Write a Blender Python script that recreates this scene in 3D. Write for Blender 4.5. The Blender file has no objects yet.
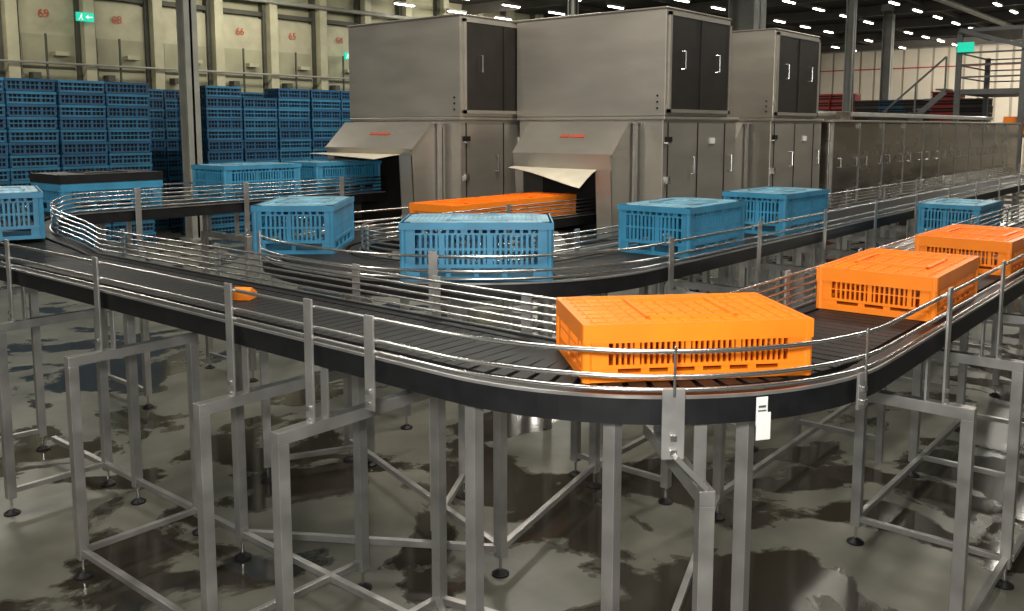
import bpy, math, random, bmesh
from mathutils import Vector
random.seed(4)
scene=bpy.context.scene
scene.view_settings.view_transform='Standard'
F0=-.55   # floor level
# ---------------------------------------------------------------- materials
def new_mat(name,col,rough=.5,metal=0.,var=.12,scale=6.,bump=0.,stretch=None,emit=None,es=0.,spec=.5,rvar=0.):
    m=bpy.data.materials.new(name); m.use_nodes=True
    nt=m.node_tree; b=nt.nodes['Principled BSDF']
    b.inputs['Roughness'].default_value=rough; b.inputs['Metallic'].default_value=metal
    b.inputs['Specular IOR Level'].default_value=spec
    tc=nt.nodes.new('ShaderNodeTexCoord'); mp=nt.nodes.new('ShaderNodeMapping')
    nt.links.new(tc.outputs['Object'],mp.inputs['Vector'])
    if stretch: mp.inputs['Scale'].default_value=stretch
    no=nt.nodes.new('ShaderNodeTexNoise'); no.inputs['Scale'].default_value=scale; no.inputs['Detail'].default_value=5
    nt.links.new(mp.outputs['Vector'],no.inputs['Vector'])
    r=nt.nodes.new('ShaderNodeValToRGB')
    r.color_ramp.elements[0].position=.3; r.color_ramp.elements[1].position=.7
    r.color_ramp.elements[0].color=tuple(c*(1-var) for c in col)+(1,)
    r.color_ramp.elements[1].color=tuple(min(1,c*(1+var)) for c in col)+(1,)
    nt.links.new(no.outputs['Fac'],r.inputs['Fac']); nt.links.new(r.outputs['Color'],b.inputs['Base Color'])
    if rvar:
        mr=nt.nodes.new('ShaderNodeMapRange'); mr.inputs[1].default_value=.3; mr.inputs[2].default_value=.7
        mr.inputs[3].default_value=rough-rvar; mr.inputs[4].default_value=rough+rvar
        nt.links.new(no.outputs['Fac'],mr.inputs[0]); nt.links.new(mr.outputs[0],b.inputs['Roughness'])
    if bump:
        bn=nt.nodes.new('ShaderNodeBump'); bn.inputs['Strength'].default_value=bump; bn.inputs['Distance'].default_value=.01
        nt.links.new(no.outputs['Fac'],bn.inputs['Height']); nt.links.new(bn.outputs['Normal'],b.inputs['Normal'])
    if emit:
        b.inputs['Emission Color'].default_value=emit+(1,); b.inputs['Emission Strength'].default_value=es
    return m
M={}
M['orange']=new_mat('orange_plastic',(1.,.245,.012),.38,var=.07,scale=5)
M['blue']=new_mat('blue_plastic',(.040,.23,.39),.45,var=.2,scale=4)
M['bluelid']=new_mat('blue_plastic_lid_glare',(.18,.36,.46),.38,var=.35,scale=7)  # paler than the crate blue: glare on the lids painted into the colour
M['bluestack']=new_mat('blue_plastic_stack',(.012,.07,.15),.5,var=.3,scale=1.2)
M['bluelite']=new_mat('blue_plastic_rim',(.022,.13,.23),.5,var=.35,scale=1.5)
M['blackp']=new_mat('black_plastic',(.010,.010,.011),.5,var=.3,scale=10,spec=.3)
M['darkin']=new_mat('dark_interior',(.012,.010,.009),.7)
M['tube']=new_mat('polished_tube',(.60,.59,.57),.24,.95,var=.08,scale=5)
M['frame']=new_mat('frame_steel',(.44,.43,.41),.38,.75,var=.16,scale=6,bump=.05,rvar=.08)
M['panel']=new_mat('machine_stainless',(.39,.36,.31),.38,.6,var=.07,scale=1.3,stretch=(1,1,4),rvar=.06)
M['tunnel']=new_mat('tunnel_stainless',(.22,.195,.16),.25,.85,var=.4,scale=1.1,stretch=(1,1,2),bump=.3,rvar=.08)
M['door']=new_mat('dark_door_panel',(.016,.013,.010),.4,.1,var=.3,scale=5)
M['slat']=new_mat('belt_slats',(.012,.012,.012),.55,.0,var=.3,scale=12,spec=.2)
M['cream']=new_mat('cream_flap',(.66,.60,.47),.6,var=.1,scale=4)
M['paper']=new_mat('paper_tag',(.8,.8,.78),.7,var=.05)
M['wall']=new_mat('wall_olive_paint',(.33,.32,.215),.65,var=.15,scale=1.0)
M['wall2']=new_mat('pilaster_paint',(.42,.40,.28),.6,var=.15,scale=2.0)
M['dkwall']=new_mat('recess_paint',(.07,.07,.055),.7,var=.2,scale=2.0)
M['back']=new_mat('back_wall_cladding',(.60,.54,.44),.6,var=.08,scale=.6)
M['back2']=new_mat('back_wall_groove',(.37,.33,.26),.6,var=.08,scale=.6)
M['ceil']=new_mat('ceiling_dark',(.030,.026,.022),.8,var=.3,scale=.5)
M['beam']=new_mat('ceiling_beam_paint',(.09,.08,.07),.7,var=.2,scale=1)
M['column']=new_mat('column_grey',(.26,.26,.23),.5,var=.15,scale=2)
M['dcol']=new_mat('platform_grey',(.10,.10,.10),.5,var=.15,scale=2)
M['lamp']=new_mat('fluorescent_tube',(1,1,1),.5,emit=(1.,.97,.9),es=14)
M['green']=new_mat('exit_sign_green',(.0,.35,.2),.5,emit=(.02,.75,.5),es=.7)
M['white']=new_mat('sign_white',(.9,.9,.9),.5,emit=(1.,1.,1.),es=.5)
M['red']=new_mat('number_red',(.50,.08,.04),.6)
M['redcrate']=new_mat('red_plastic',(.40,.03,.02),.5,var=.25,scale=2)
M['brown']=new_mat('brown_cardboard',(.06,.045,.035),.7,var=.25,scale=2)
fm=bpy.data.materials.new('wet_concrete'); fm.use_nodes=True; nt=fm.node_tree; b=nt.nodes['Principled BSDF']
tc=nt.nodes.new('ShaderNodeTexCoord')
n1=nt.nodes.new('ShaderNodeTexNoise'); n1.inputs['Scale'].default_value=.78; n1.inputs['Detail'].default_value=6; n1.inputs['Roughness'].default_value=.55; n1.inputs['Distortion'].default_value=.5
n2=nt.nodes.new('ShaderNodeTexNoise'); n2.inputs['Scale'].default_value=2.6; n2.inputs['Detail'].default_value=9
for n in (n1,n2): nt.links.new(tc.outputs['Object'],n.inputs['Vector'])
cr=nt.nodes.new('ShaderNodeValToRGB'); cr.color_ramp.elements[0].position=.3;cr.color_ramp.elements[1].position=.75
cr.color_ramp.elements[0].color=(.098,.096,.076,1); cr.color_ramp.elements[1].color=(.175,.172,.14,1)
nt.links.new(n2.outputs['Fac'],cr.inputs['Fac'])
wm=nt.nodes.new('ShaderNodeValToRGB'); wm.color_ramp.elements[0].position=.515; wm.color_ramp.elements[1].position=.545
wm.color_ramp.elements[0].color=(0,0,0,1); wm.color_ramp.elements[1].color=(1,1,1,1)
nt.links.new(n1.outputs['Fac'],wm.inputs['Fac'])
mx=nt.nodes.new('ShaderNodeMix'); mx.data_type='RGBA'
nt.links.new(wm.outputs['Color'],mx.inputs[0]); nt.links.new(cr.outputs['Color'],mx.inputs[6]); mx.inputs[7].default_value=(.032,.028,.021,1)
nt.links.new(mx.outputs[2],b.inputs['Base Color'])
mr=nt.nodes.new('ShaderNodeMapRange'); mr.inputs[3].default_value=.36; mr.inputs[4].default_value=.11
nt.links.new(wm.outputs['Color'],mr.inputs[0]); nt.links.new(mr.outputs[0],b.inputs['Roughness'])
b.inputs['Specular IOR Level'].default_value=.4
bn=nt.nodes.new('ShaderNodeBump'); bn.inputs['Strength'].default_value=.08; nt.links.new(n2.outputs['Fac'],bn.inputs['Height']); nt.links.new(bn.outputs['Normal'],b.inputs['Normal'])
M['floor']=fm
# ---------------------------------------------------------------- mesh builder
class MB:
    def __init__(s): s.v=[];s.f=[];s.m=[];s.mats=[]
    def mi(s,mat):
        if mat not in s.mats: s.mats.append(mat)
        return s.mats.index(mat)
    def hexa(s,vs,mat):
        i=len(s.v);k=s.mi(mat);s.v+=vs
        s.f+=[(i,i+3,i+2,i+1),(i+4,i+5,i+6,i+7),(i,i+1,i+5,i+4),(i+1,i+2,i+6,i+5),(i+2,i+3,i+7,i+6),(i+3,i,i+4,i+7)];s.m+=[k]*6
    def box(s,x0,x1,y0,y1,z0,z1,mat):
        s.hexa([(x0,y0,z0),(x1,y0,z0),(x1,y1,z0),(x0,y1,z0),(x0,y0,z1),(x1,y0,z1),(x1,y1,z1),(x0,y1,z1)],mat)
    def obox(s,c,t,hl,hw,z0,z1,mat):
        n=(-t[1],t[0]); v=[]
        for z in (z0,z1):
            for (a,w) in ((-1,-1),(1,-1),(1,1),(-1,1)):
                v.append((c[0]+t[0]*hl*a+n[0]*hw*w,c[1]+t[1]*hl*a+n[1]*hw*w,z))
        s.hexa(v,mat)
    def beam(s,p,q,w,h,mat):
        p=Vector(p);q=Vector(q);d=(q-p).normalized()
        up=Vector((0,0,1)) if abs(d.z)<.95 else Vector((1,0,0))
        a=d.cross(up).normalized(); u=a.cross(d).normalized(); v=[]
        for P_ in (p,q):
            for (x,y) in ((-1,-1),(1,-1),(1,1),(-1,1)): v.append(tuple(P_+a*(w/2*x)+u*(h/2*y)))
        s.hexa(v,mat)
    def tube(s,pts,r,mat,n=8):
        k=s.mi(mat); base=len(s.v); pts=[Vector(p) for p in pts]; N=len(pts)
        for j,p in enumerate(pts):
            d=(pts[min(j+1,N-1)]-pts[max(j-1,0)]).normalized()
            up=Vector((0,0,1)) if abs(d.z)<.9 else Vector((1,0,0))
            a=d.cross(up).normalized();u=a.cross(d).normalized()
            for q in range(n):
                t=2*math.pi*q/n; s.v.append(tuple(p+a*(r*math.cos(t))+u*(r*math.sin(t))))
        for j in range(N-1):
            for q in range(n):
                s.f.append((base+j*n+q,base+j*n+(q+1)%n,base+(j+1)*n+(q+1)%n,base+(j+1)*n+q)); s.m.append(k)
        s.f.append(tuple(base+q for q in range(n))[::-1]); s.f.append(tuple(base+(N-1)*n+q for q in range(n))); s.m+=[k,k]
    def cyl(s,x,y,z0,z1,r,mat,n=14,r2=None):
        k=s.mi(mat);b_=len(s.v); r2=r if r2 is None else r2
        for z,rr in ((z0,r),(z1,r2)):
            for q in range(n):
                t=2*math.pi*q/n; s.v.append((x+rr*math.cos(t),y+rr*math.sin(t),z))
        for q in range(n): s.f.append((b_+q,b_+(q+1)%n,b_+n+(q+1)%n,b_+n+q)); s.m.append(k)
        s.f.append(tuple(b_+q for q in range(n))[::-1]); s.f.append(tuple(b_+n+q for q in range(n))); s.m+=[k,k]
    def prism(s,prof,y0,y1,mat):
        k=s.mi(mat);i=len(s.v);n=len(prof)
        for y in (y0,y1):
            for (x,z) in prof: s.v.append((x,y,z))
        s.f.append(tuple(i+q for q in range(n))); s.f.append(tuple(i+n+q for q in range(n))[::-1]); s.m+=[k,k]
        for q in range(n): s.f.append((i+q,i+n+q,i+n+(q+1)%n,i+(q+1)%n)); s.m.append(k)
    def strip(s,path,o0,o1,z0,z1,mat):
        k=s.mi(mat);b_=len(s.v);N=len(path)
        for (x,y,tx,ty) in path:
            nx,ny=-ty,tx
            for (o,z) in ((o0,z0),(o1,z0),(o1,z1),(o0,z1)): s.v.append((x+nx*o,y+ny*o,z))
        for j in range(N-1):
            for q in range(4):
                s.f.append((b_+j*4+q,b_+(j+1)*4+q,b_+(j+1)*4+(q+1)%4,b_+j*4+(q+1)%4)); s.m.append(k)
        s.f.append((b_,b_+1,b_+2,b_+3)); e=b_+(N-1)*4; s.f.append((e+3,e+2,e+1,e)); s.m+=[k,k]
    def mesh(s,name):
        me=bpy.data.meshes.new(name); me.from_pydata(s.v,[],s.f)
        for m in s.mats: me.materials.append(m)
        me.polygons.foreach_set('material_index',s.m); me.update()
        bm=bmesh.new(); bm.from_mesh(me); bmesh.ops.recalc_face_normals(bm,faces=bm.faces); bm.to_mesh(me); bm.free()
        return me
    def obj(s,name,parent=None,bevel=0,smooth=False):
        me=s.mesh(name); o=bpy.data.objects.new(name,me); scene.collection.objects.link(o)
        if parent: o.parent=parent
        if smooth:
            for p in me.polygons: p.use_smooth=len(p.vertices)==4
        if bevel:
            bv=o.modifiers.new('bevel','BEVEL'); bv.width=bevel; bv.segments=2; bv.limit_method='ANGLE'
        return o
def empty(name,loc=(0,0,0)):
    e=bpy.data.objects.new(name,None); e.location=loc; scene.collection.objects.link(e); return e
def place(me,name,loc,rz=0,scale=(1,1,1)):
    o=bpy.data.objects.new(name,me); o.location=loc; o.rotation_euler=(0,0,rz); o.scale=scale; scene.collection.objects.link(o); return o
# ---------------------------------------------------------------- paths
def fillet(pts,rad,step=.06):
    out=[];P=[Vector(p) for p in pts];cur=P[0]
    def line(a,b):
        d=b-a;L=d.length
        if L<1e-5:return
        t=d/L;n=max(1,int(L/.25))
        for i in range(n+1): p=a+d*(i/n); out.append((p.x,p.y,t.x,t.y))
    for i in range(1,len(P)-1):
        d0=(P[i]-P[i-1]).normalized();d1=(P[i+1]-P[i]).normalized();R=rad[i-1]
        ang=d0.angle(d1);tl=R*math.tan(ang/2)
        a=P[i]-d0*tl;b_=P[i]+d1*tl
        line(cur,a)
        cr_=d0.x*d1.y-d0.y*d1.x;sg=1 if cr_>0 else -1
        n0=Vector((-d0.y,d0.x))*sg;c=a+n0*R
        n=max(6,int(R*ang/step))
        for k in range(1,n):
            th=ang*k/n*sg;co,si=math.cos(th),math.sin(th)
            v=-n0;p=c+Vector((v.x*co-v.y*si,v.x*si+v.y*co))*R
            t=Vector((d0.x*co-d0.y*si,d0.x*si+d0.y*co)); out.append((p.x,p.y,t.x,t.y))
        cur=b_
    line(cur,P[-1])
    o2=[out[0]]
    for q in out[1:]:
        if math.hypot(q[0]-o2[-1][0],q[1]-o2[-1][1])>1e-4:o2.append(q)
    return o2
def arclen(path):
    S=[0]
    for i in range(1,len(path)): S.append(S[-1]+math.hypot(path[i][0]-path[i-1][0],path[i][1]-path[i-1][1]))
    return S
def at(path,S,s):
    s=max(0,min(S[-1],s))
    for i in range(1,len(S)):
        if S[i]>=s:
            k=(s-S[i-1])/(S[i]-S[i-1]);a=path[i-1];b_=path[i]
            q=[a[j]+(b_[j]-a[j])*k for j in range(4)];l=math.hypot(q[2],q[3]);return (q[0],q[1],q[2]/l,q[3]/l)
def off(p,o): return (p[0]-p[3]*o,p[1]+p[2]*o)
def near(PP,x,y):
    S=arclen(PP);best=None
    for i in range(1600):
        p=at(PP,S,S[-1]*i/1600);d=(p[0]-x)**2+(p[1]-y)**2
        if best is None or d<best[0]:best=(d,p)
    return best[1]
BELT=1.21
YC=8.72
def rise(x,y):   # the conveyor climbs towards the first washer
    if y<7.1 or x>8.5 or (x>3.9 and y<7.7): return 0
    t=((y-7.1)+max(0,x-2.92)*1.8)/2.8;t=max(0,min(1,t));return .20*t*t*(3-2*t)
def lift(o):
    for v in o.data.vertices: v.co.z+=rise(v.co.x,v.co.y)
def foot(mb,x,y,top=.12):
    mb.cyl(x,y,F0,F0+.012,.055,M['blackp'],16); mb.cyl(x,y,F0+.012,F0+.035,.05,M['blackp'],16,.018); mb.cyl(x,y,F0+.03,F0+top+.01,.010,M['tube'],8)
def conveyor(name,path,belt=BELT,outer_rails=(1.24,1.29,1.385),inner_rails=(1.235,1.275,1.315,1.355,1.395),hw=.38,ramp=False):
    S=arclen(path);root=empty(name);obs=[]
    mb=MB();n=int(S[-1]/.075)
    for i in range(n):
        p=at(path,S,(i+.5)*S[-1]/n)
        mb.obox((p[0],p[1]),(p[2],p[3]),.034,hw-.12,belt-.02,belt,M['slat'])
    obs.append(mb.obj('belt_slats',root))
    mb=MB()
    for sg in (1,-1):
        a,b_=sorted((sg*hw,sg*(hw-.02)));mb.strip(path,a,b_,belt-.11,belt,M['blackp'])
        a,b_=sorted((sg*(hw-.02),sg*(hw-.085)));mb.strip(path,a,b_,belt-.035,belt-.005,M['blackp'])
        a,b_=sorted((sg*(hw+.010),sg*(hw)));mb.strip(path,a,b_,belt-.008,belt+.004,M['frame'])
    mb.strip(path,-.2,.2,belt-.07,belt-.03,M['blackp'])
    obs.append(mb.obj('side_skirts',root))
    mb=MB();dz=belt-BELT
    for z in outer_rails: mb.tube([(*off(p,hw+.02),z+dz) for p in path],.0095,M['tube'])
    for z in inner_rails: mb.tube([(*off(p,-hw-.02),z+dz) for p in path],.008,M['tube'])
    obs.append(mb.obj('guide_rails',root,smooth=True))
    if ramp:
        for o in obs: lift(o)
    return root,S
def post(mb,p,o,z0,z1,w=.058):
    x,y=off(p,o);t=(p[2],p[3]);mb.obox((x,y),t,w/2,.006,z0,z1,M['frame'])
    sg=1 if o>0 else -1
    xo,yo=off(p,o+sg*.012)
    for z in (z0+.03,z0+.085): mb.obox((xo,yo),t,.012,.008,z-.012,z+.012,M['tube'])
LW=.060
def leg(mb,x,y,zt,t=(1,0),w=LW):
    mb.obox((x,y),t,w/2,w/2,F0+.12,zt,M['frame']);foot(mb,x,y)
def portal(mb,p,oo,oi,zt=.84,w=LW,posts=(1,1),pz=1.42,dz=0,legs=(1,1)):
    a=off(p,oo);b_=off(p,oi);d=w/2;t=(p[2],p[3]);zt+=dz
    u=Vector((b_[0]-a[0],b_[1]-a[1])).normalized()*d
    mb.beam((a[0]-u.x,a[1]-u.y,zt-d),(b_[0]+u.x,b_[1]+u.y,zt-d),w,w,M['frame'])
    for q,l in ((a,legs[0]),(b_,legs[1])):
        if l: leg(mb,q[0],q[1],zt-w,t)
    if all(legs): mb.beam((*a,F0+.17),(*b_,F0+.17),w*.6,w*.6,M['frame'])
    if posts[0]: post(mb,p,.415,zt-.02,pz+dz)
    if posts[1]: post(mb,p,-.415,zt-.02,pz+dz)
    for o in (.33,-.22):
        x,y=off(p,o); mb.obox((x,y),t,.025,.006,zt,BELT+dz-.04,M['frame'])
def supports(mb,path,S,s0,s1,step,zt=.84,hw=.41):
    s=s0
    while s<s1:
        p=at(path,S,s);portal(mb,p,hw,-hw,zt);s+=step
# ---------------------------------------------------------------- conveyor A
pA=fillet([(16,1.56),(2.92,1.56),(2.92,YC),(7.5,YC)],[.92,.92])
rootA,SA=conveyor('curved_crate_conveyor',pA,ramp=True)
mb=MB()
for y in (3.33,3.97,5.39): portal(mb,near(pA,2.92,y),.59,-.42 if y<4 else -.2)
post(mb,near(pA,2.92,2.9),.415,.98,1.40);post(mb,near(pA,2.92,2.7),-.415,.98,1.40)
pF=near(pA,3.05,1.65);portal(mb,pF,.40,-.35,zt=.86,posts=(0,0),legs=(1,0))
portal(mb,near(pA,4.7,1.56),.53,-.35,legs=(1,0))
portal(mb,near(pA,5.85,1.56),.53,-.36)
for (x,y) in ((2.62,2.40),(2.85,1.88),(3.28,1.53)): leg(mb,x,y,1.10,w=.055)
for (x,y) in ((3.1,4.86),(3.1,6.2)): leg(mb,x,y,1.10)
for (p,q) in (((2.33,3.33),(2.33,5.39)),((3.1,3.33),(3.1,7.6)),((5.88,1.01),(9.5,1.01)),((4.7,1.03),(5.88,1.03)),((5.85,1.92),(9,1.92)),
              ((3.28,1.53),(4.7,1.03)),((2.62,2.40),(3.33,3.33)),((3.33,3.33),(3.55,2.25)),((3.28,1.53),(3.9,1.9)),((2.33,3.33),(2.62,2.40)),((3.9,2.2),(5.6,2.8))):
    mb.beam((*p,F0+.17),(*q,F0+.17),.038,.038,M['frame'])
for y in (6.7,7.9): portal(mb,near(pA,2.92,y),.50,-.2,dz=rise(2.92,y))
for x in (7.3,8.7,10.1,11.6,13.2,14.8): portal(mb,near(pA,x,1.56),.5,-.42)
for x in (4.3,5.5,6.8): portal(mb,near(pA,x,YC),.43,-.42,dz=.2)
p=near(pA,3.10,1.84)
post(mb,p,.41,.98,1.25,.085);xx,yy=off(p,.425);mb.tube([(xx,yy,1.22),(xx,yy,1.41)],.006,M['tube']);post(mb,p,-.415,1.05,1.40)
xx2,yy2=off(pF,.40);mb.beam((xx,yy,1.0),(xx2,yy2,.86),.05,.02,M['frame'])
p=near(pA,3.65,1.58);post(mb,p,.41,1.08,1.23,.06);post(mb,p,-.415,1.05,1.40)
xx,yy=off(p,.425);mb.tube([(xx,yy,1.2),(xx,yy,1.41)],.006,M['tube'])
mb.obj('support_frames',rootA,bevel=.004)
mb=MB();p=near(pA,3.33,1.72);x,y=off(p,.405);t=(p[2],p[3])
mb.obox((x,y),t,.024,.001,1.09,1.20,M['paper']);mb.obox((x+.004,y-.006),t,.030,.001,1.035,1.14,M['paper'])
x,y=off(p,.408);mb.obox((x,y),t,.015,.001,1.16,1.168,M['dkwall']);mb.obox((x,y),t,.017,.001,1.145,1.15,M['dkwall'])
mb.obj('hanging_tag',rootA)
mb=MB();mb.prism([(-.06,0),(.05,0),(.06,.03),(-.02,.07),(-.06,.05)],-.05,.05,M['orange']);o=mb.obj('broken_orange_plastic_piece');o.location=(2.95,4.5,BELT+.001);o.rotation_euler=(0,0,.6)
# ---------------------------------------------------------------- conveyor B
pB=fillet([(24,3.63),(4.2,3.63),(4.2,6.3),(9.0,6.3)],[1.2,1.2])
rootB,SB=conveyor('u_turn_crate_conveyor',pB)
mb=MB();supports(mb,pB,SB,1.,SB[-1]-.8,1.45)
for (x,y) in ((4.0,3.45),(5.5,3.79),(4.66,5.67),(5.6,2.8)):leg(mb,x,y,1.0)
for (p,q) in (((4.0,3.45),(5.5,3.79)),((5.5,3.79),(9,3.9)),((4.0,3.45),(4.66,5.67)),((5.6,2.8),(9.5,2.85)),((4.,3.45),(3.1,4.86))):
    mb.beam((*p,F0+.17),(*q,F0+.17),.038,.038,M['frame'])
mb.box(5.55,5.65,2.75,3.2,.98,1.04,M['frame'])
mb.obj('support_frames',rootB)
rt=empty('roller_conveyor')
mb=MB();x0,x1,y0,y1,z=7.4,13.,2.28,2.98,.98
for y in (y0,y1): mb.box(x0,x1,y-.02,y+.02,z-.1,z,M['frame'])
x=x0
while x<x1:
    mb.tube([(x+.05,y0,z-.02),(x+.05,y1,z-.02)],.022,M['tube']);x+=.12
for x in (x0+.03,x0+2,x0+4,x1-.03):
    for y in (y0,y1): mb.box(x-.025,x+.025,y-.025,y+.025,F0,z-.1,M['frame'])
    mb.beam((x,y0,F0+.2),(x,y1,F0+.2),.04,.04,M['frame'])
mb.obj('roller_bed',rt)
rt2=empty('steel_transfer_frame')
mb=MB()
for y in (4.3,4.9):
    mb.box(6.3,12.,y-.025,y+.025,1.0,1.06,M['frame'])
    for x in (6.35,8.2,10.,11.9): mb.box(x-.03,x+.03,y-.025,y+.025,F0,1.0,M['frame'])
for i in range(9):
    x=6.35+i*.7; mb.box(x-.02,x+.02,4.3,4.9,1.0,1.05,M['frame'])
mb.obj('welded_frame',rt2)
# ---------------------------------------------------------------- crates
def crate_mesh(name,L,W,H,mat,lid,rows,bands,openlid=False,thicklid=0):
    mb=MB();t=.012;hl,hw=L/2,W/2
    mb.box(-hl+.02,hl-.02,-hw+.02,hw-.02,.012,.022,mat)
    for (z0,z1,e) in bands:
        mb.box(-hl-e,hl+e,-hw-e,-hw+t,z0,z1,mat);mb.box(-hl-e,hl+e,hw-t,hw+e,z0,z1,mat)
        mb.box(-hl-e,-hl+t,-hw+t,hw-t,z0,z1,mat);mb.box(hl-t,hl+e,-hw+t,hw-t,z0,z1,mat)
    for (z0,z1,pt,bw,se) in rows:
        for sgn in (-1,1):
            ya,yb=sorted((sgn*hw,sgn*(hw-t)))
            mb.box(-hl,-hl+se,ya,yb,z0,z1,mat);mb.box(hl-se,hl,ya,yb,z0,z1,mat)
            n=int((L-2*se)/pt)
            for i in range(1,n):
                x=-hl+se+(L-2*se)*i/n
                w=bw*(2.2 if i%9==0 else 1)
                mb.box(x-w/2,x+w/2,ya,yb,z0,z1,mat)
            xa,xb=sorted((sgn*hl,sgn*(hl-t)))
            se2=se*.75
            mb.box(xa,xb,-hw,-hw+se2,z0,z1,mat);mb.box(xa,xb,hw-se2,hw,z0,z1,mat)
            n=int((W-2*se2)/pt)
            for i in range(1,n):
                y=-hw+se2+(W-2*se2)*i/n
                w=bw*(2.2 if i%8==0 else 1)
                mb.box(xa,xb,y-w/2,y+w/2,z0,z1,mat)
    for sx in (-1,1):
        for sy in (-1,1): mb.cyl(sx*(hl-.012),sy*(hw-.012),.0,H,.022,mat,10)
    if openlid:
        mb.box(-hl,hl,-hw,-hw+.06,H-.012,H,lid);mb.box(-hl,hl,hw-.06,hw,H-.012,H,lid)
        mb.box(-hl,-hl+.06,-hw,hw,H-.012,H,lid);mb.box(hl-.06,hl,-hw,hw,H-.012,H,lid)
        n=26
        for i in range(n):
            x=-hl+.06+(L-.12)*(i+.5)/n; mb.box(x-.011,x+.011,-hw+.05,hw-.05,H-.012,H-.002,lid)
        for j in range(7):
            y=-hw+.06+(W-.12)*(j+.5)/7; mb.box(-hl+.05,hl-.05,y-.02,y+.02,H-.014,H-.001,lid)
    else:
        mb.box(-hl,hl,-hw,hw,H-.012,H-.004,lid)
        n=14
        for i in range(n+1):
            x=-hl+.05+(L-.1)*i/n; mb.box(x-.003,x+.003,-hw+.03,hw-.03,H-.006,H+.001,lid)
        for j in range(7):
            y=-hw+.05+(W-.1)*j/6; mb.box(-hl+.03,hl-.03,y-.003,y+.003,H-.006,H+.001,lid)
    if thicklid: mb.box(-hl-.015,hl+.015,-hw-.015,hw+.015,H-thicklid,H+.012,lid)
    dx0,dx1,dy0,dy1=-.2,.2,-W*.33,W*.33;H2=H+(.012 if thicklid else 0)
    for (a,b_,c,d) in ((dx0,dx1,dy0,dy0+.018),(dx0,dx1,dy1-.018,dy1),(dx0,dx0+.018,dy0,dy1),(dx1-.018,dx1,dy0,dy1)):
        mb.box(a,b_,c,d,H2-.004,H2+.008,lid)
    return mb.mesh(name)
orange=crate_mesh('orange_crate_mesh',.97,.60,.23,M['orange'],M['orange'],
    [(.035,.052,.10,.035,.14),(.066,.112,.024,.010,.10),(.118,.156,.024,.010,.10)],
    [(0,.035,.004),(.052,.066,.002),(.112,.118,0),(.156,.23,.008)])
blue=crate_mesh('blue_crate_mesh',.97,.62,.38,M['blue'],M['bluelid'],
    [(.03,.085,.16,.03,.12),(.11,.20,.034,.017,.09),(.215,.30,.034,.017,.09),(.312,.335,.05,.02,.09)],
    [(0,.03,.006),(.085,.11,.004),(.20,.215,0),(.30,.312,0),(.335,.38,.012)],openlid=True)
darkc=crate_mesh('dark_crate_mesh',.97,.62,.34,M['blue'],M['blackp'],
    [(.03,.085,.16,.03,.12),(.11,.20,.034,.015,.09)],
    [(0,.03,.006),(.085,.11,.004),(.20,.34,.010)],thicklid=.07)
def crate(me,name,PP,x,y,dr=0,zz=BELT,sc=(1,1,1),sh=(0,0)):
    p=near(PP,x,y);return place(me,name,(p[0]+sh[0],p[1]+sh[1],zz+rise(p[0],p[1])*(1 if PP is pA else 0)+.002),math.atan2(p[3],p[2])+dr,sc)
crate(orange,'orange_poultry_crate',pA,3.24,1.82,.0,sc=(.95,.95,1),sh=(.10,.07))
crate(orange,'orange_poultry_crate',pA,5.30,1.56,.03)
crate(orange,'orange_poultry_crate',pA,7.15,1.56,-.02)
crate(blue,'blue_poultry_crate',pA,2.97,8.2,.1)
crate(blue,'blue_poultry_crate',pB,4.46,4.05,.0)
crate(blue,'blue_poultry_crate',pB,4.6,6.12,.05,sh=(-.05,.06))
crate(blue,'blue_poultry_crate',pB,6.5,3.63,.02)
crate(blue,'blue_poultry_crate',pB,8.33,3.63,-.02)
crate(darkc,'black_lidded_crate',pA,4.12,YC,0)
crate(blue,'blue_poultry_crate',pA,5.80,YC,0)
crate(blue,'blue_poultry_crate',pA,7.0,YC,0)
for x in (6.75,7.78): crate(orange,'orange_poultry_crate',pB,x,6.3,0)
place(blue,'blue_poultry_crate',(11.0,2.63,.982),.0)
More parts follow.
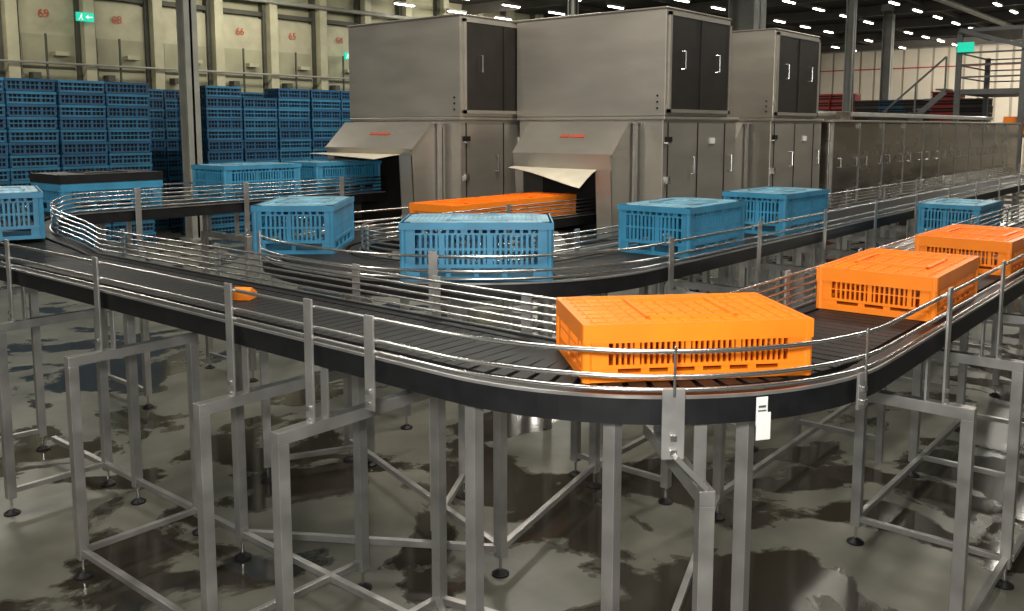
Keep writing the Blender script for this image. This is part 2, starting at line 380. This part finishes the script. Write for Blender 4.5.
# ---------------------------------------------------------------- machines
def handle(mb,x,y,z,h=.16):
    mb.tube([(x,y,z-h/2),(x,y-.05,z-h/2),(x,y-.05,z+h/2),(x,y,z+h/2)],.009,M['tube'])
def machine(name,x0,y0,D=1.52,Wd=2.15,T=3.5,hy=(.36,.42),zo=1.72,fl=.34,dr=1):
    r=empty(name);x1=x0+D;y1=y0+Wd
    mb=MB()
    mb.box(x0,x1,y0,y1,2.32,T,M['panel'])
    mb.box(x0-.015,x1+.015,y0-.015,y1+.015,T,T+.02,M['panel'])
    mb.obj('upper_housing',r,bevel=.012)
    mb=MB()
    mb.box(x0+.02,x1+.3,y0+.03,y1-.03,.95,2.30,M['panel'])
    mb.box(x0+.0,x1+.32,y0+.0,y1,2.28,2.32,M['panel'])
    mb.obj('lower_housing',r,bevel=.01)
    mb=MB();dm=(x0+x1)/2
    mb.box(x0+.08,x1-.05,y0-.02,y0+.01,2.40,T-.07,M['door'])
    mb.box(dm-.008,dm+.008,y0-.03,y0-.01,2.40,T-.07,M['darkin'])
    for (a,b_) in ((x0+.04,x0+.08),(x1-.05,x1-.01)): mb.box(a,b_,y0-.03,y0+.01,2.36,T-.03,M['panel'])
    mb.box(x0+.04,x1-.01,y0-.03,y0+.01,T-.07,T-.03,M['panel']);mb.box(x0+.04,x1-.01,y0-.03,y0+.01,2.36,2.40,M['panel'])
    handle(mb,x0+.32,y0-.02,2.95,.2);handle(mb,dm+.38,y0-.02,2.95,.2)
    for xx in (x0+.12,dm+.05,x1-.02): mb.box(xx-.006,xx+.006,y0+.02,y0+.032,1.02,2.25,M['door'])
    handle(mb,dm-.1,y0+.03,1.75,.2);handle(mb,x1+.1,y0+.03,1.75,.2)
    for zz in (1.2,1.6,2.05): mb.box(x0+.09,x0+.15,y0+.0,y0+.03,zz-.04,zz+.04,M['tube'])
    mb.box(x0+.06,x0+.16,y0-.01,y0+.03,2.03,2.09,M['blackp'])
    mb.box(x1-.42,x1-.30,y0+.01,y0+.03,2.0,2.07,M['paper'])
    for zz in (2.40,2.47,2.54): mb.cyl(x0-.004,y0+.1,zz,zz+.02,.012,M['blackp'],8)
    mb.obj('side_doors',r)
    mb=MB()
    for xx in (x0+.1,x1+.2):
        for yy in (y0+.1,y1-.1):
            mb.box(xx-.05,xx+.05,yy-.05,yy+.05,F0+.03,.96,M['frame']);mb.cyl(xx,yy,F0,F0+.03,.08,M['blackp'])
    mb.box(x0+.1,x1+.2,y0+.08,y0+.12,0,.06,M['frame'])
    mb.beam((x0+.1,y0+.1,0),(x0+.1,y1-.1,0),.05,.05,M['frame'])
    mb.prism([(x0+.3,.95),(x1,.95),(x1-.4,.6),(x0+.7,.6)],y0+.35,y1-.35,M['panel'])
    mb.obj('base_frame',r)
    ya,yb=y0+hy[0],y1-hy[1];xf=x0-.50;e=max(1.88,zo+.06)
    prof=[(x0+.02,2.24),(x0+.02,.95),(xf+.02,.95),(xf-.04,e),(x0-.22,2.24)]
    mb=MB()
    mb.prism(prof,ya,ya+.02,M['panel']);mb.prism(prof,yb-.02,yb,M['panel'])
    mb.prism([(x0+.02,2.24),(x0-.22,2.24),(x0-.22,2.26),(x0+.02,2.26)],ya-.03,yb+.03,M['panel'])
    mb.prism([(x0-.22,2.24),(x0-.22,2.26),(xf-.06,e+.01),(xf-.04,e-.005)],ya-.03,yb+.03,M['panel'])
    mb.prism([(xf-.06,e+.02),(xf-.04,e+.02),(xf-.02,zo),(xf-.04,zo)],ya-.01,yb+.01,M['panel'])
    for (a,b_) in ((ya,ya+.20),(yb-.12,yb)): mb.prism([(xf-.04,zo+.02),(xf-.02,zo+.02),(xf+.03,.95),(xf+.01,.95)],a,b_,M['panel'])
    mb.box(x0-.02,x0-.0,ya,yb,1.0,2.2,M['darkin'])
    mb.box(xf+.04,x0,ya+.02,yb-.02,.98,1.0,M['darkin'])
    mb.box(x0-.12,x0-.06,ya-.045,ya-.02,1.0,2.25,M['frame'])
    mb.obj('inlet_hood',r)
    mb=MB();ym=(ya+yb)/2;k=mb.mi(M['cream']);n=10;i0=len(mb.v)
    for q in range(n+1):
        t=q/n;y=ya+.18+(yb-ya-.36)*t
        for w in range(5):
            u=w/4;mb.v.append((xf-.03-fl*u,y,zo+.01+dr*(-.06*u*u-.04*math.sin(t*3.1+u*2)*u-.16*u*(1-t)*.6+.03*u*t)))
    for q in range(n):
        for w in range(4): mb.f.append((i0+q*5+w,i0+(q+1)*5+w,i0+(q+1)*5+w+1,i0+q*5+w+1));mb.m.append(k)
    o=mb.obj('curtain_flap',r);so=o.modifiers.new('thick','SOLIDIFY');so.thickness=.006
    mb=MB();s0=Vector((x0-.22,0,2.262));s1=Vector((xf-.06,0,e+.015))
    a=s0+(s1-s0)*.42;c=s0+(s1-s0)*.50
    for (ya_,yb_) in ((ym-.22,ym-.02),(ym+.0,ym+.12)):
        mb.prism([(a.x,a.z),(a.x-.004,a.z+.006),(c.x-.004,c.z+.006),(c.x,c.z)],ya_,yb_,M['red'])
    mb.obj('maker_mark',r)
    return r
machine('crate_washing_machine',7.85,7.38,Wd=2.02,hy=(.30,.20),zo=1.87,fl=.42,dr=.22)
machine('crate_washing_machine',8.85,5.2)
machine('crate_washing_machine',11.7,5.2)
tn=empty('washing_tunnel');mb=MB()
mb.box(13.65,27,5.15,7.2,.95,2.27,M['tunnel']);mb.box(13.6,27.05,5.1,7.25,2.27,2.31,M['panel'])
mb.obj('tunnel_body',tn,bevel=.01)
mb=MB();x=13.7
while x<26.5:
    mb.box(x+.03,x+1.12,5.12,5.15,1.25,2.18,M['tunnel']);mb.box(x+.03,x+1.12,5.125,5.15,1.0,1.22,M['tunnel'])
    handle(mb,x+.25,5.12,1.65,.14);handle(mb,x+.95,5.12,1.65,.14)
    mb.box(x-.01,x+.02,5.11,5.15,.97,2.27,M['frame']);mb.box(x-.04,x+.04,5.2,5.28,F0,.95,M['frame'])
    x+=1.17
mb.obj('tunnel_doors',tn)
mb=MB();mb.tube([(13.7,5.6,2.42),(26,5.6,2.42)],.04,M['frame']);mb.box(15,15.5,5.5,6.2,2.31,2.45,M['tunnel']);mb.box(19,20,5.6,6.4,2.31,2.5,M['door'])
mb.obj('tunnel_pipework',tn)
# ---------------------------------------------------------------- crate stacks
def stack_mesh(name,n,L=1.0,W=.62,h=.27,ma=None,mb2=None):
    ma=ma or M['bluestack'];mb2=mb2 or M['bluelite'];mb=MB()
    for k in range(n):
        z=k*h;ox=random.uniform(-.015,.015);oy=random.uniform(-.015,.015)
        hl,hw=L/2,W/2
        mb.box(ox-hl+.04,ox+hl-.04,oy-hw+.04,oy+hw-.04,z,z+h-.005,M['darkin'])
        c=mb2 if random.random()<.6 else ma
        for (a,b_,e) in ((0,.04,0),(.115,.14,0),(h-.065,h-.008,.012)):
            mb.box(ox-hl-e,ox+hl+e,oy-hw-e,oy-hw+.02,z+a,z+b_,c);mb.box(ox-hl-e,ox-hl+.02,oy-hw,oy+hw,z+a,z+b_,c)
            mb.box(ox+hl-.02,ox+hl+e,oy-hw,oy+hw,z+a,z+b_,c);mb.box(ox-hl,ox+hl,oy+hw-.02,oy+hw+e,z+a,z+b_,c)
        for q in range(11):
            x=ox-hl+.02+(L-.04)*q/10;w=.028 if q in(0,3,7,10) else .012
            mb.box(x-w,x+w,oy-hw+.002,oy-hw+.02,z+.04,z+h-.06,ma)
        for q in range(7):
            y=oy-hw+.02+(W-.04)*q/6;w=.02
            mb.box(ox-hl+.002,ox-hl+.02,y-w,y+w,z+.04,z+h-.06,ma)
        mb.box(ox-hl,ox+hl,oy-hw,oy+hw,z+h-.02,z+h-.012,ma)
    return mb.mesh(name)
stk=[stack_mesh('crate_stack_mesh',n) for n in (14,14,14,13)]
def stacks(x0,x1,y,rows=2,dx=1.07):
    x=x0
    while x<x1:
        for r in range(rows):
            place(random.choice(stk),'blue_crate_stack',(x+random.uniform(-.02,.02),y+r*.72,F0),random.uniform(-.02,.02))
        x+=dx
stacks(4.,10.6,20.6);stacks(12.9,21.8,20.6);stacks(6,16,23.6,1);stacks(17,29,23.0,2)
redst=stack_mesh('red_stack_mesh',15,ma=M['redcrate'],mb2=M['redcrate']);brst=stack_mesh('brown_stack_mesh',14,ma=M['brown'],mb2=M['brown'])
for i in range(9):
    y=8.3+i*.95
    place([brst,redst,brst,stk[1],brst,redst,redst,brst,stk[1]][i],'pallet_crate_stack',(36+random.uniform(-.05,.05),y,F0),math.pi/2)
# ---------------------------------------------------------------- building
def plane(name,vs,mat):
    me=bpy.data.meshes.new(name);me.from_pydata(vs,[],[(0,1,2,3)]);me.materials.append(mat);o=bpy.data.objects.new(name,me);scene.collection.objects.link(o);return o
plane('floor',[(-15,-40,F0),(62,-40,F0),(62,29,F0),(-15,29,F0)],M['floor'])
CZ=7.6
plane('ceiling',[(-15,-40,CZ),(-15,29,CZ),(62,29,CZ),(62,-40,CZ)],M['ceil'])
mb=MB();mb.box(-15,62,28,28.3,F0,CZ,M['wall']);mb.obj('wall_left')
mb=MB();mb.box(61,61.3,-40,28,F0,CZ,M['back2'])
y=-40
while y<28:
    mb.box(60.9,61,y,y+.75,F0,CZ-.4,M['back']);y+=.9
mb.box(60.8,61,-40,28,CZ-.5,CZ-.3,M['column']);mb.box(60.85,61,-40,28,5.9,5.97,M['redcrate'])
mb.obj('wall_back')
bf=empty('storage_bay_frontage',(0,0,0));mb=MB();x=2.
while x<58:
    mb.box(x-.16,x+.16,27.5,28,F0,CZ,M['wall2'])
    mb.box(x+.3,x+1.9,27.85,28,3.1,6.0,M['wall2'])
    mb.box(x+.36,x+1.84,27.83,27.86,3.2,3.9,M['wall']);mb.box(x+.36,x+1.84,27.83,27.86,4.0,4.9,M['wall'])
    mb.box(x+.16,x+2.04,27.7,28,2.9,3.05,M['wall2'])
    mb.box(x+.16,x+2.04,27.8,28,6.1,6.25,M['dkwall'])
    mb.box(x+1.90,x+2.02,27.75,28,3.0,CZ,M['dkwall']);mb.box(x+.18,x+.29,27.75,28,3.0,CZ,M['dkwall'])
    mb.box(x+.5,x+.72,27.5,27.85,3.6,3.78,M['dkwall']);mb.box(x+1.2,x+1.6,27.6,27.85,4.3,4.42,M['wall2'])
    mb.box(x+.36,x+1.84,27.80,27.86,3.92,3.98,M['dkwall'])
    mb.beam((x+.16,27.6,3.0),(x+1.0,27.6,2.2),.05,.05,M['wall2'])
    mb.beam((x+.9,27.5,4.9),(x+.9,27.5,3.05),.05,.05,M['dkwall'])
    x+=2.2
mb.box(-2,58,27.45,27.5,2.55,2.7,M['wall2'])
mb.tube([(-2,27.4,6.6),(58,27.4,6.6)],.08,M['column'],10);mb.tube([(-2,27.4,4.05),(58,27.4,4.05)],.035,M['column'])
mb.obj('bay_structure',bf)
def text(s_,loc,size,mat,name,rot=(math.pi/2,0,0),parent=None):
    cu=bpy.data.curves.new(name,'FONT');cu.body=s_;cu.size=size;cu.extrude=.005;cu.align_x='CENTER';cu.align_y='CENTER'
    o=bpy.data.objects.new(name,cu);cu.materials.append(mat);o.location=loc;o.rotation_euler=rot;scene.collection.objects.link(o)
    if parent:o.parent=parent
    return o
x=2.;n=73
while x<40:
    text(str(n),(x+1.0,27.8,5.5),.34,M['red'],'bay_number_%d'%n,parent=bf);x+=2.2;n-=1
def exit_sign(loc,s=1.):
    r=empty('exit_sign',loc);mb=MB();mb.box(-.32*s,.32*s,0,.08,-.16*s,.16*s,M['green']);mb.obj('sign_box',r)
    mb=MB();y0,y1=-.012,0
    mb.box(.08*s,.26*s,y0,y1,-.02*s,.02*s,M['white']);mb.prism([(.0,0),(.1*s,.08*s),(.1*s,-.08*s)],y0,y1,M['white'])
    mb.cyl(-.15*s,-.01,.07*s,.11*s,.02*s,M['white']);mb.prism([(-.19*s,.06*s),(-.12*s,.06*s),(-.14*s,-.03*s),(-.2*s,-.03*s)],y0,y1,M['white'])
    mb.prism([(-.2*s,-.03*s),(-.17*s,-.03*s),(-.24*s,-.12*s),(-.27*s,-.11*s)],y0,y1,M['white']);mb.prism([(-.17*s,-.03*s),(-.14*s,-.03*s),(-.1*s,-.12*s),(-.13*s,-.12*s)],y0,y1,M['white'])
    mb.obj('running_figure',r);return r
exit_sign((12.8,27.3,5.45),.8);exit_sign((22.9,27.3,4.9),.8)
def column(name,x,y,w,mat=None,w2=None):
    mb=MB();mat=mat or M['column'];mb.box(x-w/2,x+w/2,y-w/2,y-w/2+.03,F0,CZ,mat);mb.box(x-w/2,x+w/2,y+w/2-.03,y+w/2,F0,CZ,mat);mb.box(x-.03,x+.03,y-w/2,y+w/2,F0,CZ,mat)
    mb.box(x-w*.8,x+w*.8,y-w*.8,y+w*.8,F0,F0+.04,mat);mb.box(x-w*.7,x+w*.7,y-w*.7,y+w*.7,CZ-.3,CZ-.01,mat)
    mb.obj(name)
column('steel_column',11.9,20.2,.34);column('steel_column',27.9,13.4,.9);column('steel_column',30.1,10.8,.26);column('steel_column',20.5,15.0,.22)
column('steel_column',42,13.4,.4);column('steel_column',50,2,.4)
mb=MB()
for x in range(6,61,6): mb.box(x-.12,x+.12,-40,28,CZ-.45,CZ-.02,M['beam'])
for y in range(-36,28,4): mb.box(0,61,y-.06,y+.06,CZ-.2,CZ-.02,M['beam'])
mb.tube([(0,10,CZ-.6),(60,10,CZ-.6)],.12,M['column'],10);mb.tube([(0,1,CZ-.6),(60,1,CZ-.6)],.08,M['column'],10)
mb.obj('ceiling_beams')
mb=MB()
for x in range(24,60,3):
    for y in range(-14,27,3):
        mb.box(x+1.2-.5,x+1.2+.5,y+1.7-.05,y+1.7+.05,CZ-.62,CZ-.58,M['lamp']);mb.box(x+.65,x+1.75,y+1.62,y+1.78,CZ-.58,CZ-.5,M['column'])
mb.obj('ceiling_light_fixtures')
pf=empty('access_platform');mb=MB();PC=M['dcol']
X0,X1,Y0,Y1=29.,32.5,2.2,7.2;dz=3.3
for x in (X0,X1):
    for y in (Y0,Y0+1.7,Y0+3.3,Y1): mb.box(x-.07,x+.07,y-.07,y+.07,F0,5.0 if x==X0 else dz+1.1,PC)
mb.box(X0,X1,Y0,Y1,dz-.15,dz,PC);mb.box(X0,X1,Y0,Y1,1.9,2.0,PC)
for z in (dz+.35,dz+.7,dz+1.05):
    mb.box(X0-.02,X0+.02,Y0,Y1,z-.025,z+.025,PC);mb.box(X1-.02,X1+.02,Y0,Y1,z-.02,z+.02,PC)
    mb.box(X0,X1,Y1-.02,Y1+.02,z-.02,z+.02,PC)
mb.beam((X0,Y0,0.3),(X0,4.7,dz),.08,.08,PC);mb.beam((X0,Y1,.3),(X0,4.7,dz),.08,.08,PC);mb.beam((X0,Y0,dz),(X0,4.7,5),.07,.07,PC)
mb.beam((X0-.1,Y1,5.0),(X0-.1,Y0,3.4),.1,.12,PC)
mb.box(X0,X1,Y0,Y1,4.95,5.05,PC)
for i in range(9): mb.box(X0-.05-.9,X0-.05,Y1+.1+.3*i,Y1+.35+.3*i,dz-.28*i-.05,dz-.28*i,PC)
mb.beam((X0-.95,Y1+.1,dz+.9),(X0-.95,Y1+2.8,dz-1.6),.05,.05,PC);mb.beam((X0-.95,Y1+.1,dz-.1),(X0-.95,Y1+2.8,dz-2.6),.05,.15,PC)
for i in range(4): mb.beam((X0-.95,Y1+.1+.8*i,dz-.1-.75*i),(X0-.95,Y1+.1+.8*i,dz+.9-.75*i),.04,.04,PC)
mb.box(X0+.5,X1-.5,3,4.2,dz,dz+.6,M['brown']);mb.box(X0+.3,X1-1,5.4,6.0,2.0,2.5,M['orange'])
mb.tube([(X0+.4,3.6,dz+.6),(X0+.4,3.6,6.9)],.14,PC,10);mb.tube([(X0+1.,5.6,dz),(X0+1.,5.6,CZ-.3)],.09,PC,10)
mb.obj('platform_steelwork',pf)
mb=MB();mb.box(-.22,.22,0,.06,-.14,.14,M['green']);o=mb.obj('sign_panel',pf);o.location=(X0-.2,7.0,4.5);o.rotation_euler=(0,0,-math.pi/2)
# ---------------------------------------------------------------- lights
w=bpy.data.worlds.new('world');scene.world=w;w.use_nodes=True
w.node_tree.nodes['Background'].inputs[0].default_value=(.95,.97,.96,1);w.node_tree.nodes['Background'].inputs[1].default_value=.36
def area(name,loc,rot,sx,sy,p,col=(1,.95,.84)):
    l=bpy.data.lights.new(name,'AREA');l.shape='RECTANGLE';l.size=sx;l.size_y=sy;l.energy=p;l.color=col
    o=bpy.data.objects.new(name,l);o.location=loc;o.rotation_euler=rot;scene.collection.objects.link(o);return o
for (x,y,p) in ((2,0,290),(6,5,290),(0,8,290),(12,2,340),(12,10,340),(16,17,480),(6,17,380),(24,4,420),(26,20,550),(45,8,1300)):
    area('ceiling_or_fill_lamp',(x,y,CZ-.7),(0,0,0),3.,.5,p)
for (x,p) in ((8,180),(18,190),(28,220)): area('ceiling_or_fill_lamp',(x,24.5,CZ-.8),(math.radians(50),0,0),5,.5,p,(1,.94,.78))  # added fill lights tilted at the left wall to brighten it
area('ceiling_or_fill_lamp',(54,6,CZ-.8),(0,math.radians(-55),0),.6,20,1500,(1,.93,.8))  # added fill light, aimed at the back wall to lift its brightness
area('camera_flash',(-.15,.1,2.5),(math.radians(80),0,math.radians(-50)),.25,.25,190,(1,.98,.94))
# ---------------------------------------------------------------- camera
cd=bpy.data.cameras.new('camera');co=bpy.data.objects.new('camera',cd);scene.collection.objects.link(co);scene.camera=co
cd.sensor_width=36;cd.lens=31.64;cd.shift_y=-(305.5-235)/1024;cd.clip_end=300
co.location=(0,0,2.2);co.rotation_euler=(math.radians(90)-math.atan(108/900),0,math.radians(-50))
